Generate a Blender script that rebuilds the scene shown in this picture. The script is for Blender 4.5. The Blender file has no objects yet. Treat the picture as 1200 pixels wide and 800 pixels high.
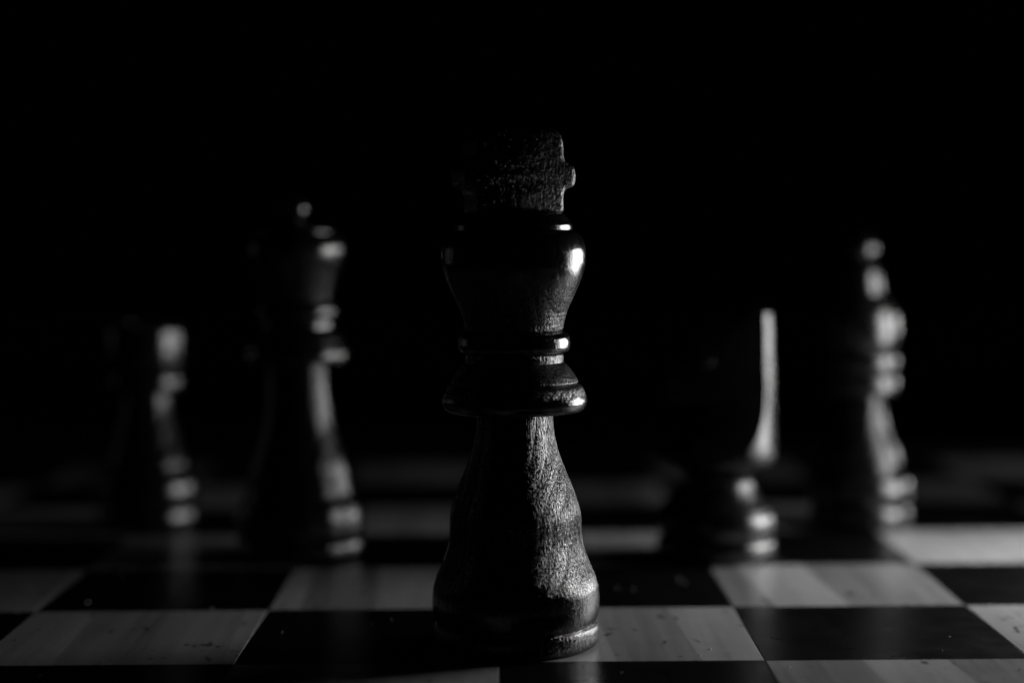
import bpy, bmesh, math, random
from mathutils import Vector, Matrix

random.seed(11)
S = 0.04                      # one chess square = 40 mm
sc = bpy.context.scene
col = sc.collection

# ------------------------------------------------------------------ camera
F_PX, CAM_H, CAM_Y, CAM_X = 2172.5, 1.6172, -6.8962, 0.0433      # focal length in px of a 1200 px wide frame, rest in squares
PITCH, YAW, ROLL = 0.05928, 0.00177, 0.00696
fwd = Vector((math.sin(YAW)*math.cos(PITCH), math.cos(YAW)*math.cos(PITCH), -math.sin(PITCH)))
rgt = Vector((math.cos(YAW), -math.sin(YAW), 0))
upv = rgt.cross(fwd)
rgt, upv = rgt*math.cos(ROLL) - upv*math.sin(ROLL), upv*math.cos(ROLL) + rgt*math.sin(ROLL)
CAM = Vector((CAM_X, CAM_Y, CAM_H))
cd = bpy.data.cameras.new('camera')
cam = bpy.data.objects.new('camera', cd)
col.objects.link(cam)
M = Matrix((rgt, upv, -fwd)).transposed().to_4x4()
M.translation = CAM*S
cam.matrix_world = M
cd.sensor_width = 36.0
cd.lens = 36.0*F_PX/1200.0
cd.clip_start = 0.01
cd.clip_end = 20.0
cd.dof.use_dof = True
cd.dof.focus_distance = 7.17*S
cd.dof.aperture_fstop = (cd.lens*1e-3)/(0.25*S)
cd.dof.aperture_blades = 0
sc.camera = cam

# ------------------------------------------------------------------ world and lamps
w = bpy.data.worlds.new('World'); sc.world = w; w.use_nodes = True
w.node_tree.nodes['Background'].inputs[0].default_value = (0, 0, 0, 1)
w.node_tree.nodes['Background'].inputs[1].default_value = 0.0

def area_lamp(name, loc, target, sx, sy, power, spread=180):
    ld = bpy.data.lights.new(name, 'AREA')
    ld.shape = 'RECTANGLE'; ld.size = sx*S; ld.size_y = sy*S
    ld.energy = power; ld.spread = math.radians(spread)
    o = bpy.data.objects.new(name, ld); col.objects.link(o)
    o.location = Vector(loc)*S
    d = (Vector(target)-Vector(loc))
    o.rotation_euler = d.to_track_quat('-Z', 'Y').to_euler()
    return o
KEY = area_lamp('key_lamp', (3.75, 2.1, 1.1), (0.0, 0.5, 0.75), 1.75, 1.8, 0.152, 148)
BACK = area_lamp('back_lamp', (8.4, 7.8, 1.2), (0.6, 2.0, 0.9), 2.0, 1.9, 0.10, 130)
RIM = area_lamp('rim_lamp', (-6.6, 5.0, 1.6), (0, 0.5, 0.9), 1.5, 2.2, 0.00042, 90)

vs = sc.view_settings
vs.view_transform = 'Standard'; vs.look = 'None'; vs.exposure = 0.0; vs.gamma = 1.0; vs.use_curve_mapping = False

# ------------------------------------------------------------------ helpers
def ray(px, py):
    return fwd + rgt*((px-600)/F_PX) - upv*((py-400)/F_PX)
def ground(px, py):
    d = ray(px, py); t = -CAM.z/d.z
    return CAM + d*t
def at_depth(px, py, Y):
    d = ray(px, py); t = (Y-CAM.y)/d.y
    return CAM + d*t

def link(name, me, mat, parent=None):
    o = bpy.data.objects.new(name, me); col.objects.link(o)
    if mat: me.materials.clear(); me.materials.append(mat)
    if parent is not None: o.parent = parent
    return o
def tag(o, label=None, cat=None, group=None, kind=None):
    if label: o['label'] = label
    if cat: o['category'] = cat
    if group: o['group'] = group
    if kind: o['kind'] = kind
    return o
def smooth(me, ang=38):
    me.polygons.foreach_set('use_smooth', [True]*len(me.polygons))
    try: me.set_sharp_from_angle(angle=math.radians(ang))
    except Exception: pass

def catmull(pts, sub=5):
    """pts: (r, z, corner?) -> dense profile, rounded between corners."""
    out = []
    n = len(pts)
    for i in range(n-1):
        p1, p2 = pts[i], pts[i+1]
        c1 = len(p1) > 2 and p1[2]; c2 = len(p2) > 2 and p2[2]
        p0 = pts[i-1] if i > 0 and not c1 else (2*p1[0]-p2[0], 2*p1[1]-p2[1])
        p3 = pts[i+2] if i+2 < n and not c2 else (2*p2[0]-p1[0], 2*p2[1]-p1[1])
        for k in range(sub):
            t = k/sub
            f = lambda a, b, c, d: 0.5*(2*b + (c-a)*t + (2*a-5*b+4*c-d)*t*t + (3*b-a-3*c+d)*t**3)
            out.append((max(f(p0[0], p1[0], p2[0], p3[0]), 0), f(p0[1], p1[1], p2[1], p3[1])))
    out.append((pts[-1][0], pts[-1][1]))
    return out
def lathe_mesh(name, prof, seg=120):
    bm = bmesh.new()
    rings = []
    for r, z in prof:
        if r < 1e-7: rings.append([bm.verts.new((0, 0, z))])
        else: rings.append([bm.verts.new((r*math.cos(2*math.pi*k/seg), r*math.sin(2*math.pi*k/seg), z)) for k in range(seg)])
    for a, b in zip(rings[:-1], rings[1:]):
        for k in range(seg):
            k2 = (k+1) % seg
            if len(a) == 1 and len(b) == 1: continue
            if len(a) == 1: bm.faces.new((a[0], b[k2], b[k]))
            elif len(b) == 1: bm.faces.new((a[k], a[k2], b[0]))
            else: bm.faces.new((a[k], a[k2], b[k2], b[k]))
    if len(rings[0]) > 1: bm.faces.new(list(reversed(rings[0])))
    if len(rings[-1]) > 1: bm.faces.new(rings[-1])
    bmesh.ops.recalc_face_normals(bm, faces=bm.faces)
    me = bpy.data.meshes.new(name); bm.to_mesh(me); bm.free()
    smooth(me)
    return me

# ------------------------------------------------------------------ materials
class NT:
    def __init__(s, name):
        s.m = bpy.data.materials.new(name); s.m.use_nodes = True
        s.t = s.m.node_tree; s.b = s.t.nodes['Principled BSDF']
    def n(s, typ, ins=None, **kw):
        nd = s.t.nodes.new(typ)
        for k, v in kw.items(): setattr(nd, k, v)
        for k, v in (ins or {}).items():
            if isinstance(v, bpy.types.NodeSocket): s.t.links.new(v, nd.inputs[k])
            else: nd.inputs[k].default_value = v
        return nd
    def math(s, op, a, b=0.0, c=0.0, clamp=False):
        nd = s.n('ShaderNodeMath', {0: a, 1: b, 2: c}, operation=op); nd.use_clamp = clamp
        return nd.outputs[0]
    def ramp(s, fac, stops):
        nd = s.n('ShaderNodeValToRGB', {0: fac}); e = nd.color_ramp.elements
        while len(e) < len(stops): e.new(0.5)
        for el, (p, c) in zip(e, stops):
            el.position = p; el.color = (c, c, c, 1) if not isinstance(c, tuple) else c
        return nd.outputs[0]
    def set(s, k, v):
        if isinstance(v, bpy.types.NodeSocket): s.t.links.new(v, s.b.inputs[k])
        else: s.b.inputs[k].default_value = v

def piece_wood(name, base=0.022, rough=0.30, bump=1.0, seed=0.0, worn=False, spec=1.0, grain=0.19, rings=1.0):
    """black stained turned wood: long pores, growth rings that show as arches, a thin worn lacquer"""
    N = NT(name)
    co = N.n('ShaderNodeTexCoord').outputs['Object']
    mp = N.n('ShaderNodeMapping', {0: co, 1: (seed, seed*.7, 0), 3: (1, 1, grain)}).outputs[0]
    pores = N.n('ShaderNodeTexNoise', {'Vector': mp, 'Scale': 4600.0, 'Detail': 2.0, 'Roughness': 0.6}).outputs[0]
    pores2 = N.n('ShaderNodeTexNoise', {'Vector': mp, 'Scale': 1900.0, 'Detail': 3.0, 'Roughness': 0.65}).outputs[0]
    # growth rings about a pith well outside the piece, gently waving along the grain
    wav = N.n('ShaderNodeTexNoise', {'Vector': N.n('ShaderNodeMapping', {0: co, 1: (seed, 0, 0), 3: (1, 1, 0.35)}).outputs[0], 'Scale': 90.0, 'Detail': 2.0}).outputs[0]
    sx = N.n('ShaderNodeSeparateXYZ', {0: co})
    dx = N.math('ADD', sx.outputs[0], 0.026); dy = N.math('ADD', sx.outputs[1], -0.009)
    rad = N.math('SQRT', N.math('ADD', N.math('MULTIPLY', dx, dx), N.math('MULTIPLY', dy, dy)))
    rad = N.math('ADD', rad, N.math('MULTIPLY', wav, 0.0045))
    ring = N.math('FRACT', N.math('MULTIPLY', rad, 640.0))
    ring = N.ramp(ring, [(0.0, 0.0), (0.62, 1.0), (0.9, 0.75), (1.0, 0.0)])
    # fine lathe marks round the axis
    lat = N.n('ShaderNodeTexNoise', {'Vector': N.n('ShaderNodeMapping', {0: co, 3: (0.05, 0.05, 1)}).outputs[0], 'Scale': 2600.0, 'Detail': 2.0}).outputs[0]
    h = N.math('ADD', N.math('MULTIPLY', pores, 0.55), N.math('MULTIPLY', pores2, 0.45))
    h = N.math('ADD', h, N.math('MULTIPLY', ring, 0.3*rings))
    h = N.math('ADD', h, N.math('MULTIPLY', lat, 0.10))
    dist = 0.00011*bump
    if worn:      # lacquer rubbed off the waist (open pores), still thick on the foot and the rims
        zn = N.math('MULTIPLY', N.math('MULTIPLY_ADD', pores2, 0.004, sx.outputs[2]), 10.0)
        op = N.ramp(zn, [(0.0, 0.55), (0.055, 0.45), (0.07, 0.2), (0.11, 0.34), (0.14, 1.0), (0.375, 1.0), (0.39, 0.14), (0.69, 0.14), (0.71, 0.8)])
        lam = N.ramp(zn, [(0.0, 0.0), (0.412, 0.0), (0.424, 1.0), (0.474, 1.0), (0.481, 0.0), (0.508, 0.0), (0.52, 1.0), (0.56, 0.9), (0.6, 0.0)])
        h = N.math('MULTIPLY_ADD', N.math('MULTIPLY', lam, N.math('ADD', lat, pores)), 1.3, h)
        dist = dist*1.0
        dist = N.math('MULTIPLY', op, dist)
    bp = N.n('ShaderNodeBump', {'Strength': 1.0, 'Distance': dist, 'Height': h}).outputs[0]
    N.set('Normal', bp)
    pit = N.ramp(pores2, [(0.36, 0.25), (0.52, 1.0)])
    tone = N.math('MULTIPLY', N.math('MULTIPLY_ADD', ring, 0.7, 0.55), pit)
    c = N.math('MULTIPLY', tone, base)
    N.set('Base Color', N.n('ShaderNodeCombineColor', {0: c, 1: c, 2: c}).outputs[0])
    rg = N.math('MULTIPLY_ADD', pit, -0.14, rough+0.14)
    if worn: rg = N.math('MULTIPLY_ADD', lam, 0.2, N.math('MULTIPLY_ADD', op, 0.10, rg))
    N.set('Roughness', rg)
    fine = N.ramp(pores, [(0.42, 0.06), (0.56, 1.0)])
    sp = N.math('MULTIPLY', fine, N.math('MULTIPLY_ADD', ring, 0.65*rings, 1.0-0.6*rings))
    if worn: sp = N.math('ADD', N.math('MULTIPLY', sp, N.math('ADD', op, lam, clamp=True)), N.math('SUBTRACT', 1.0, N.math('ADD', op, lam, clamp=True)))
    else: sp = N.math('MULTIPLY_ADD', sp, 0.3, 0.7)
    N.set('Specular IOR Level', N.math('MULTIPLY', sp, spec))
    return N.m

def square_wood(name, lo, hi, rough, dark):
    N = NT(name)
    tc = N.n('ShaderNodeTexCoord').outputs['Object']
    rnd = N.n('ShaderNodeObjectInfo').outputs['Random']
    off = N.n('ShaderNodeCombineXYZ', {0: N.math('MULTIPLY', rnd, 7.3), 1: N.math('MULTIPLY', rnd, 3.1), 2: rnd}).outputs[0]
    co = N.n('ShaderNodeVectorMath', {0: tc, 1: off}, operation='ADD').outputs[0]
    gr = N.n('ShaderNodeTexNoise', {'Vector': N.n('ShaderNodeMapping', {0: co, 3: (1, 0.035, 1)}).outputs[0], 'Scale': 420.0, 'Detail': 5.0, 'Roughness': 0.6, 'Distortion': 0.25}).outputs[0]
    fig = N.n('ShaderNodeTexNoise', {'Vector': N.n('ShaderNodeMapping', {0: co, 3: (1, 0.12, 1)}).outputs[0], 'Scale': 95.0, 'Detail': 2.0}).outputs[0]
    # veneer strips glued side by side: flat tone per strip
    sepx = N.n('ShaderNodeSeparateXYZ', {0: co})
    strip = N.math('FLOOR', N.math('ADD', N.math('MULTIPLY', sepx.outputs[0], 78.0), N.math('MULTIPLY', sepx.outputs[1], 4.0)))
    st = N.n('ShaderNodeTexWhiteNoise', {'W': strip}, noise_dimensions='1D').outputs[0]
    t = N.math('ADD', N.math('MULTIPLY', gr, 0.42), N.math('MULTIPLY', fig, 0.34))
    t = N.math('ADD', t, N.math('MULTIPLY', st, 0.36))
    v = N.math('MULTIPLY_ADD', N.ramp(t, [(0.30, 0.0), (0.80, 1.0)]), hi-lo, lo)
    # small dark flecks and scuffs
    fl = N.n('ShaderNodeTexNoise', {'Vector': N.n('ShaderNodeMapping', {0: co, 3: (1, 0.45, 1)}).outputs[0], 'Scale': 520.0, 'Detail': 1.0}).outputs[0]
    blot = N.n('ShaderNodeTexNoise', {'Vector': co, 'Scale': 110.0, 'Detail': 1.0}).outputs[0]
    fk = N.math('MULTIPLY', N.ramp(fl, [(0.63, 0.0), (0.72, 1.0)]), N.ramp(blot, [(0.48, 0.0), (0.6, 1.0)]))
    v = N.math('MULTIPLY', v, N.math('MULTIPLY_ADD', fk, -0.7, 1.0))
    N.set('Base Color', N.n('ShaderNodeCombineColor', {0: v, 1: v, 2: v}).outputs[0])
    smu = N.n('ShaderNodeTexNoise', {'Vector': co, 'Scale': 160.0, 'Detail': 4.0}).outputs[0]
    N.set('Roughness', N.math('MULTIPLY_ADD', smu, 0.16, rough-0.08))
    wavy = N.n('ShaderNodeTexNoise', {'Vector': co, 'Scale': 260.0, 'Detail': 1.0}).outputs[0]
    hh = N.math('ADD', N.math('MULTIPLY', gr, 0.35), wavy)
    N.set('Normal', N.n('ShaderNodeBump', {'Strength': 0.6, 'Distance': 0.00004, 'Height': hh}).outputs[0])
    N.set('Specular IOR Level', 0.35 if not dark else 0.14)
    return N.m

def plain_wood(name, v, rough):
    N = NT(name)
    co = N.n('ShaderNodeTexCoord').outputs['Object']
    g = N.n('ShaderNodeTexNoise', {'Vector': N.n('ShaderNodeMapping', {0: co, 3: (1, 0.06, 1)}).outputs[0], 'Scale': 200.0, 'Detail': 4.0}).outputs[0]
    c = N.math('MULTIPLY', N.math('MULTIPLY_ADD', g, 1.2, 0.4), v)
    N.set('Base Color', N.n('ShaderNodeCombineColor', {0: c, 1: c, 2: c}).outputs[0])
    N.set('Roughness', rough)
    N.set('Normal', N.n('ShaderNodeBump', {'Strength': 0.4, 'Distance': 0.0001, 'Height': g}).outputs[0])
    return N.m

M_KING = piece_wood('black_stained_wood_worn', 0.010, 0.10, 3.9, 0.0, True)
M_CROSS = piece_wood('black_stained_end_block', 0.012, 0.22, 3.0, 0.11, grain=0.42, rings=0.0)
M_PIECE = piece_wood('black_stained_wood', 0.010, 0.14, 0.6, 0.37)
M_PBODY = piece_wood('black_stained_wood_dull', 0.010, 0.13, 0.8, 0.37, spec=0.5)
M_LIGHT = square_wood('pale_veneer', 0.14, 0.42, 0.30, False)
M_DARK = square_wood('dark_veneer', 0.002, 0.006, 0.30, True)
M_FRAME = plain_wood('dark_frame_wood', 0.02, 0.4)
M_TABLE = plain_wood('dark_table_wood', 0.012, 0.5)
M_DUST = NT('dust_lint'); M_DUST.set('Base Color', (0.6, 0.6, 0.6, 1)); M_DUST.set('Roughness', 0.9); M_DUST = M_DUST.m

# ------------------------------------------------------------------ table and chessboard
BT = 0.015        # thickness of the board
def box_mesh(name, x0, x1, y0, y1, z0, z1, bev=0.0):
    bm = bmesh.new()
    bmesh.ops.create_cube(bm, size=1.0)
    for v in bm.verts:
        v.co = Vector(((x0+x1)/2 + v.co.x*(x1-x0), (y0+y1)/2 + v.co.y*(y1-y0), (z0+z1)/2 + v.co.z*(z1-z0)))
    if bev: bmesh.ops.bevel(bm, geom=list(bm.edges), offset=bev, segments=2, affect='EDGES', profile=0.5)
    me = bpy.data.meshes.new(name); bm.to_mesh(me); bm.free()
    return me
tb = link('table_top', box_mesh('table_top', -0.6, 0.6, -0.35, 0.75, -BT-0.03, -BT-0.0002, 0.003), M_TABLE)
tag(tb, 'dark wooden table top under the chessboard', 'table', kind='structure')

board = bpy.data.objects.new('chessboard', None); col.objects.link(board)
board.location = (0, 2*S, -BT)
tag(board, 'wooden chessboard of pale and near-black veneer squares under the chess pieces', 'chessboard')
FW = 0.022
link('board_core', box_mesh('board_core', -4*S, 4*S, -4*S, 4*S, 0.0, BT-0.002), M_FRAME, board)
fr = box_mesh('frame_rail', -4*S-FW, 4*S+FW, -FW/2, FW/2, 0.0, BT+0.0006, 0.0012)
fr2 = box_mesh('frame_rail_side', -FW/2, FW/2, -4*S+0.0001, 4*S-0.0001, 0.0, BT+0.0006, 0.0012)
for sy in (-1, 1):
    o = link('frame_rail', fr, M_FRAME, board); o.location = (0, sy*(4*S+FW/2+0.0001), 0)
    o = link('frame_rail', fr2, M_FRAME, board); o.location = (sy*(4*S+FW/2+0.0001), 0, 0)
gap = 0.00005
sq_l = box_mesh('light_square', -S/2+gap, S/2-gap, -S/2+gap, S/2-gap, -0.0018, 0.0, 0.00012)
sq_d = box_mesh('dark_square', -S/2+gap, S/2-gap, -S/2+gap, S/2-gap, -0.0018, 0.0, 0.00012)
for i in range(8):
    for j in range(8):
        X, Y = i-4, j-2            # lower corner of the square, in squares
        lt = (X+Y) % 2 == 0
        o = link('light_square' if lt else 'dark_square', sq_l if lt else sq_d, M_LIGHT if lt else M_DARK, board)
        o.location = ((X+0.5)*S, (Y+0.5)*S-2*S, BT + random.uniform(-0.00003, 0.00003))

# ------------------------------------------------------------------ chess pieces
def place(name, px, py, label, rotz=0.0):
    g = ground(px, py)
    e = bpy.data.objects.new(name, None); col.objects.link(e)
    e.location = (g.x*S, g.y*S, 0.0001); e.rotation_euler = (0, 0, rotz); e.empty_display_size = 0.01
    return tag(e, label, 'chess piece'), g
def profile(g, pts):
    """(half-width px, image row[, corner]) read off the turned outline -> metres at the piece's own depth"""
    d0 = at_depth(600, 754, g.y); d1 = at_depth(700, 754, g.y)
    k = (d1-d0).length/100
    out = []
    for p in pts:
        P = at_depth(600 + (g.x*0), p[1], g.y)
        z = at_depth(g_px[0], p[1], g.y).z
        # width shrinks a little with distance along the view axis
        dep = (at_depth(g_px[0], p[1], g.y)-CAM).dot(fwd)
        out.append((p[0]*dep/F_PX*S, z*S) + tuple(p[2:]))
    return out
g_px = (605, 754)
def turned(root, g, parts, mat, seg=128):
    for nm, pts in parts:
        prof = catmull(profile(g, pts), 6)
        prof[0] = (prof[0][0], max(prof[0][1], 0.0))
        link(nm, lathe_mesh(nm, prof, seg), M_PBODY if mat is M_PIECE and nm in ('body', 'stem') else mat, root)

# ---- king
g_px = (605, 754)
king, g = place('chess_king', 605, 754, 'tall black wooden chess king with a flat block cross on top')
C = True
turned(king, g, [
    ('base', [(89, 754, C), (94, 752), (96.5, 746), (97, 738), (95.5, 731), (93, 727.5, C),
              (93.5, 725.5), (96, 719), (98, 709), (98, 698), (96.5, 686), (92.5, 672, C)]),
    ('body', [(92, 672, C), (86, 657), (80, 640), (77.5, 624), (77, 606), (75, 594), (68.5, 574), (60, 553), (52, 532), (47, 511), (45, 492), (45, 481.5, C)]),
    ('collar', [(44, 482.5, C), (74, 482.5), (81, 480), (84.5, 474), (85, 468), (83, 462), (78.5, 453), (73, 449.5, C), (74.5, 447), (70, 439), (63, 430), (58, 425, C),
                (57.5, 424), (57.5, 416), (55, 414, C), (62, 412.5), (65.5, 408), (66, 401), (64.5, 394), (60, 390), (55, 388.5, C)]),
    ('crown', [(54.5, 389, C), (57, 387), (59, 378), (63, 364), (70.5, 348), (78, 331), (83.5, 315), (85, 302), (83.5, 288), (79, 278), (70, 271.5, C),
               (69, 270.5), (69, 264), (66, 260), (60, 252), (54, 249.5, C), (0, 249)]),
], M_KING)
# cross: a thick flat block with two short arms, sawn from board
def ext_outline(name, pts, th, bev, seg=3):
    bm = bmesh.new()
    f = bm.faces.new([bm.verts.new((x, -th/2, z)) for x, z in pts])
    r = bmesh.ops.extrude_face_region(bm, geom=[f])
    for v in r['geom']:
        if isinstance(v, bmesh.types.BMVert): v.co.y = th/2
    bmesh.ops.recalc_face_normals(bm, faces=bm.faces)
    if bev: bmesh.ops.bevel(bm, geom=[e for e in bm.edges if e.calc_face_angle(0) > 0.3], offset=bev, segments=seg, affect='EDGES', profile=0.5)
    me = bpy.data.meshes.new(name); bm.to_mesh(me); bm.free(); smooth(me, 35)
    return me
right = [(53, 251), (52.5, 236), (53, 226), (56, 222.5), (63, 222), (67, 218), (68, 208), (67, 199), (63, 194), (56, 191.5), (53.5, 187), (53, 172), (51.5, 162), (46, 155), (37, 151.5), (20, 150)]
pr = profile(g, right)
outl = [(r, z) for r, z in pr] + [(-r, z) for r, z in reversed(pr)]
cr = link('cross', ext_outline('cross', outl, 0.0085, 0.0007), M_CROSS, king)
cr.rotation_euler = (0, 0, math.radians(17))

# ---- queen
g_px = (352, 650)
queen, g = place('chess_queen', 352, 650, 'black wooden chess queen with a small ball on its crown')
turned(queen, g, [
    ('base', [(68, 650, C), (72, 648.5), (74, 644), (74.5, 637), (73, 631), (71, 628, C), (72.5, 626), (74.5, 620), (75, 612), (74, 600), (71, 590, C)]),
    ('body', [(70.5, 590, C), (65, 580), (61, 566), (59, 553), (56, 540), (50, 522), (43, 500), (38, 475), (35.5, 450), (35, 424, C)]),
    ('collar', [(34, 424.5, C), (56, 424.5), (59.5, 421), (60, 414), (57, 404), (52, 400, C), (52.5, 398), (47, 389), (42, 384, C), (41.5, 377), (40, 375.5, C), (45, 374), (47, 370), (47.5, 364), (46, 359), (42, 356), (39, 355, C)]),
    ('crown', [(38.5, 355.3, C), (40, 353), (42, 344), (46, 330), (51, 315), (55.5, 303), (57, 293), (55.5, 284), (51, 278), (45, 275, C), (44, 274), (43, 270), (35, 265), (22, 262), (10, 260), (7, 258, C)]),
], M_PIECE, 96)
pz = profile(g, [(0, 259), (0, 230)])
def ball(name, root, z, r, mat, wide=1.0):
    link(name, lathe_mesh(name, [(wide*r*math.sin(math.pi*k/24), z-r*math.cos(math.pi*k/24)) if 0 < k < 24 else (0, z-r if k == 0 else z+r) for k in range(25)], 48), mat, root)
r_b = (pz[1][1]-pz[0][1])/2
ball('finial_ball', queen, (pz[0][1]+pz[1][1])/2 - 0.0001, r_b, M_PIECE)

# ---- bishop
g_px = (1008, 615)
bishop, g = place('chess_bishop', 1008, 615, 'black wooden chess bishop with an oval head and a knob tip')
turned(bishop, g, [
    ('base', [(53, 615, C), (57, 613.5), (58.5, 609), (59, 602), (57.5, 594), (55, 590, C), (56.5, 588), (59, 581), (59.5, 572), (57.5, 562), (53, 556), (48, 552, C)]),
    ('body', [(47.5, 552, C), (47, 546), (46, 536), (43, 525), (37, 513), (31, 500), (28, 485), (27.5, 470), (27.5, 461.5, C)]),
    ('collar', [(26.5, 462, C), (38, 462), (42, 458), (43, 450), (42, 442), (38.5, 437.5, C), (41.5, 435), (43.5, 427), (43, 419), (40, 413), (36.5, 410.5, C)]),
    ('head', [(38, 411, C), (42, 403), (44.5, 391), (44.2, 378), (41.5, 366), (36.5, 356), (30, 349), (26.5, 345, C), (26, 343), (24.5, 336), (23, 326), (20.5, 316), (16, 308, C)]),
], M_PIECE, 96)
pz = profile(g, [(0, 309), (0, 274)])
ball('finial_ball', bishop, (pz[0][1]+pz[1][1])/2, (pz[1][1]-pz[0][1])/2, M_PIECE, 1.08)

# ---- rook
g_px = (175, 616)
rook, g = place('chess_rook', 175, 616, 'small black wooden chess rook with a notched tower top')
turned(rook, g, [
    ('base', [(53, 616, C), (56.5, 614.5), (58, 610), (58.5, 603), (57, 595), (54.5, 591, C), (56, 589), (58, 582), (58.5, 572), (56.5, 562), (52, 556), (47, 553, C)]),
    ('body', [(47, 553, C), (47.5, 547), (47, 540), (43.5, 529), (39.5, 517), (35.5, 503), (31, 487), (28, 473), (26.5, 459, C)]),
    ('collar', [(26, 459.5, C), (39, 459.5), (43, 456), (44, 448), (43, 440), (39.5, 436, C)]),
], M_PIECE, 96)
hp = [p[:2] for p in profile(g, [(39, 436.5), (42, 434), (44.5, 427), (45.5, 412), (45.5, 398), (45.5, 397.5), (45, 388), (43.5, 381), (41, 378), (31, 377.5), (31, 397.5), (0, 397.5)])]
def rook_head(name, hp, seg=96, notches=4):
    bm = bmesh.new()
    (ro, zf), zt, ri = hp[5], hp[8][1], hp[9][0]
    rings = [[bm.verts.new((r*math.cos(2*math.pi*k/seg), r*math.sin(2*math.pi*k/seg), z)) for k in range(seg)] for r, z in hp[:6]]
    bm.faces.new(list(reversed(rings[0])))
    for a, b in zip(rings[:-1], rings[1:]):
        for k in range(seg): bm.faces.new((a[k], a[(k+1) % seg], b[(k+1) % seg], b[k]))
    bm.faces.new(rings[-1])
    cell = seg//notches; nw = 5
    for q in range(notches):           # each merlon a curved block standing on the floor of the tower
        ks = [q*cell + k for k in range(nw, cell+1)]
        sec = [(ro, zf-0.0002), (ro, hp[6][1]), (hp[7][0], hp[7][1]), (hp[8][0], zt), (ri+0.0003, zt), (ri, zt-0.0003), (ri, zf-0.0002)]
        cols = [[bm.verts.new((r*math.cos(2*math.pi*k/seg), r*math.sin(2*math.pi*k/seg), z)) for r, z in sec] for k in ks]
        for a, b in zip(cols[:-1], cols[1:]):
            for i in range(len(sec)):
                j = (i+1) % len(sec); bm.faces.new((a[i], b[i], b[j], a[j]))
        bm.faces.new(cols[0]); bm.faces.new(list(reversed(cols[-1])))
    bmesh.ops.recalc_face_normals(bm, faces=bm.faces)
    me = bpy.data.meshes.new(name); bm.to_mesh(me); bm.free(); smooth(me, 35)
    return me
hd = link('tower_top', rook_head('tower_top', hp), M_PIECE, rook)
hd.rotation_euler = (0, 0, math.radians(-2))

# ---- knight: a turned blank with its two flanks planed flat, head sawn to a horse's outline
g_px = (839, 652)
knight, g = place('chess_knight', 839, 652, 'black wooden chess knight with flat sawn sides and upright straight mane')
turned(knight, g, [
    ('base', [(62, 652, C), (67, 650.5), (69, 646), (69.5, 638), (68, 631), (64, 627, C), (67, 624), (69, 617), (69, 609), (67.5, 602), (64, 597, C)]),
    ('stem', [(66, 596, C), (64, 593), (57, 586), (50.5, 578), (45.5, 570), (43, 563), (44, 558), (50, 553), (59, 548), (66, 543, C)]),
], M_PIECE, 96)
prof = catmull(profile(g, [(65, 544, C), (69.5, 535), (70, 520), (69, 480), (67, 420), (66, 372), (63, 364), (58, 362, C)]), 4)
blank = link('head', lathe_mesh('head', prof, 96), M_PBODY, knight)
oz = lambda pts: [(p[0], p[1]) for p in profile(g, pts)]
side = oz([(90, 560), (90, 355), (40, 355), (34, 366), (16, 374)]) 
neg = oz([(8, 386), (34, 416), (58, 440), (66, 458), (58, 470), (40, 468), (18, 466), (10, 474), (20, 500), (44, 524), (80, 536), (90, 560)])
side = side + [(-x, z) for x, z in neg]
def prism(name, pts, axis, half):
    bm = bmesh.new()
    mk = (lambda a, z, t: (a, t, z)) if axis == 'y' else (lambda a, z, t: (t, a, z))
    A = [bm.verts.new(mk(a, z, -half)) for a, z in pts]; B = [bm.verts.new(mk(a, z, half)) for a, z in pts]
    bm.faces.new(A); bm.faces.new(list(reversed(B)))
    n = len(pts)
    for i in range(n): bm.faces.new((A[i], B[i], B[(i+1) % n], A[(i+1) % n]))
    bmesh.ops.recalc_face_normals(bm, faces=bm.faces)
    me = bpy.data.meshes.new(name); bm.to_mesh(me); bm.free()
    return me
th = oz([(90, 560), (90, 546), (74, 542), (69, 534), (63.5, 523), (56.5, 508), (49, 491), (44.5, 474), (42, 450), (40, 355)])
thick = th + [(-x, z) for x, z in reversed(th)]
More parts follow.
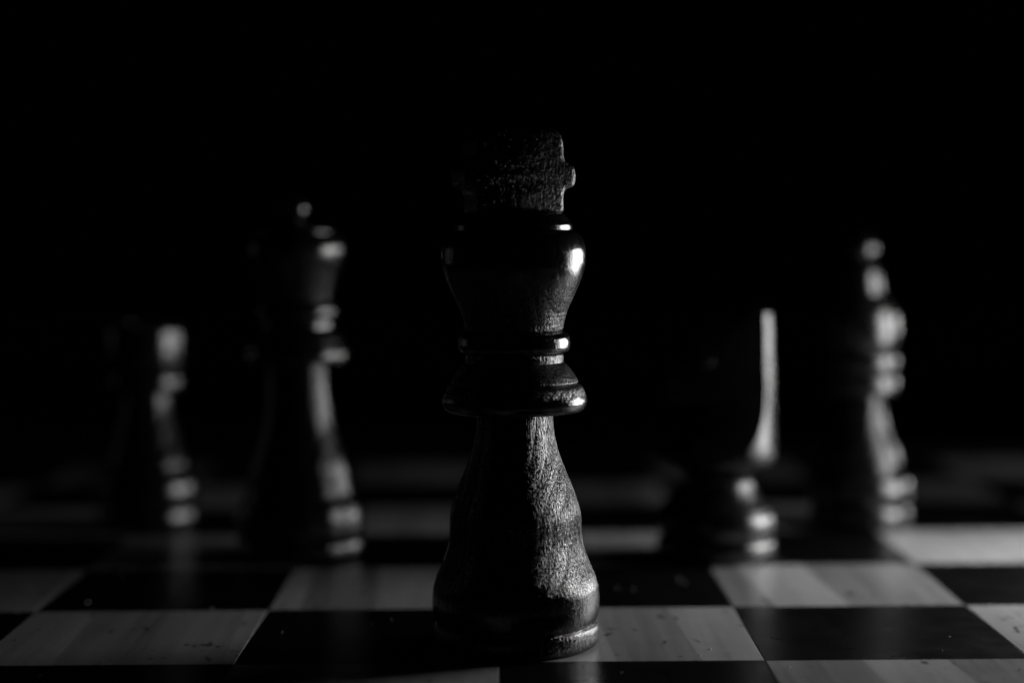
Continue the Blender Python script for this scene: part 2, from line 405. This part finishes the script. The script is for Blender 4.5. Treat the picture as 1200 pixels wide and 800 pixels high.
for nm, me in (('side_cut', prism('side_cut', side, 'y', 0.03)), ('flank_cut', prism('flank_cut', thick, 'x', 0.03))):
    cut = bpy.data.objects.new(nm, me); col.objects.link(cut); cut.parent = knight
    md = blank.modifiers.new(nm, 'BOOLEAN'); md.operation = 'INTERSECT'; md.object = cut; md.solver = 'EXACT'
    bpy.context.view_layer.update()
    ev = blank.evaluated_get(bpy.context.evaluated_depsgraph_get())
    nme = bpy.data.meshes.new_from_object(ev)
    blank.modifiers.clear(); blank.data = nme
    bpy.data.objects.remove(cut)
blank.data.name = 'head'
bm = bmesh.new(); bm.from_mesh(blank.data)
bmesh.ops.remove_doubles(bm, verts=bm.verts, dist=2e-5)
bmesh.ops.dissolve_limit(bm, angle_limit=0.01, verts=bm.verts, edges=bm.edges)
bmesh.ops.bevel(bm, geom=[e for e in bm.edges if len(e.link_faces) == 2 and e.calc_face_angle(0) > 0.6], offset=0.0004, segments=2, affect='EDGES', profile=0.5, clamp_overlap=True)
bm.to_mesh(blank.data); bm.free()
blank.data.materials.clear(); blank.data.materials.append(M_PBODY)
smooth(blank.data, 35)
for sy in (-1, 1):      # drilled eyes on the flat flanks
    ez = oz([(14, 420)])[0]
    t_ = oz([(41.2, 420)])[0][0]
    em = lathe_mesh('eye', [(0.0013, -0.0006), (0.0013, 0.0002), (0.0009, 0.00045), (0, 0.0005)], 20)
    eo = link('eye', em, M_PIECE, knight)
    eo.location = (-ez[0], sy*t_, ez[1]); eo.rotation_euler = (math.radians(-90*sy), 0, 0)

# ------------------------------------------------------------------ specks of dust and lint lying on the board
bm = bmesh.new()
rd = random.Random(5)
for k in range(150):
    x = rd.uniform(-2.6, 2.9)*S; y = rd.uniform(-0.6, 2.4)*S
    s = rd.choice((0.00006, 0.00008, 0.0001, 0.00014, 0.0002)); ln = rd.uniform(1, 2.6); a = rd.uniform(0, 6.28)
    vs_ = []
    for (u, v, t) in ((-ln, -.6, 0), (ln, -.4, 0), (.3, .8, 0), (.1, 0, .9)):
        vs_.append(bm.verts.new((x + s*(u*math.cos(a)-v*math.sin(a)), y + s*(u*math.sin(a)+v*math.cos(a)), 0.00006 + s*t)))
    for f in ((0, 2, 1), (0, 1, 3), (1, 2, 3), (2, 0, 3)): bm.faces.new([vs_[i] for i in f])
me = bpy.data.meshes.new('dust'); bm.to_mesh(me); bm.free()
tag(link('dust', me, M_DUST), 'fine pale dust specks scattered on the chessboard', 'dust', kind='stuff')
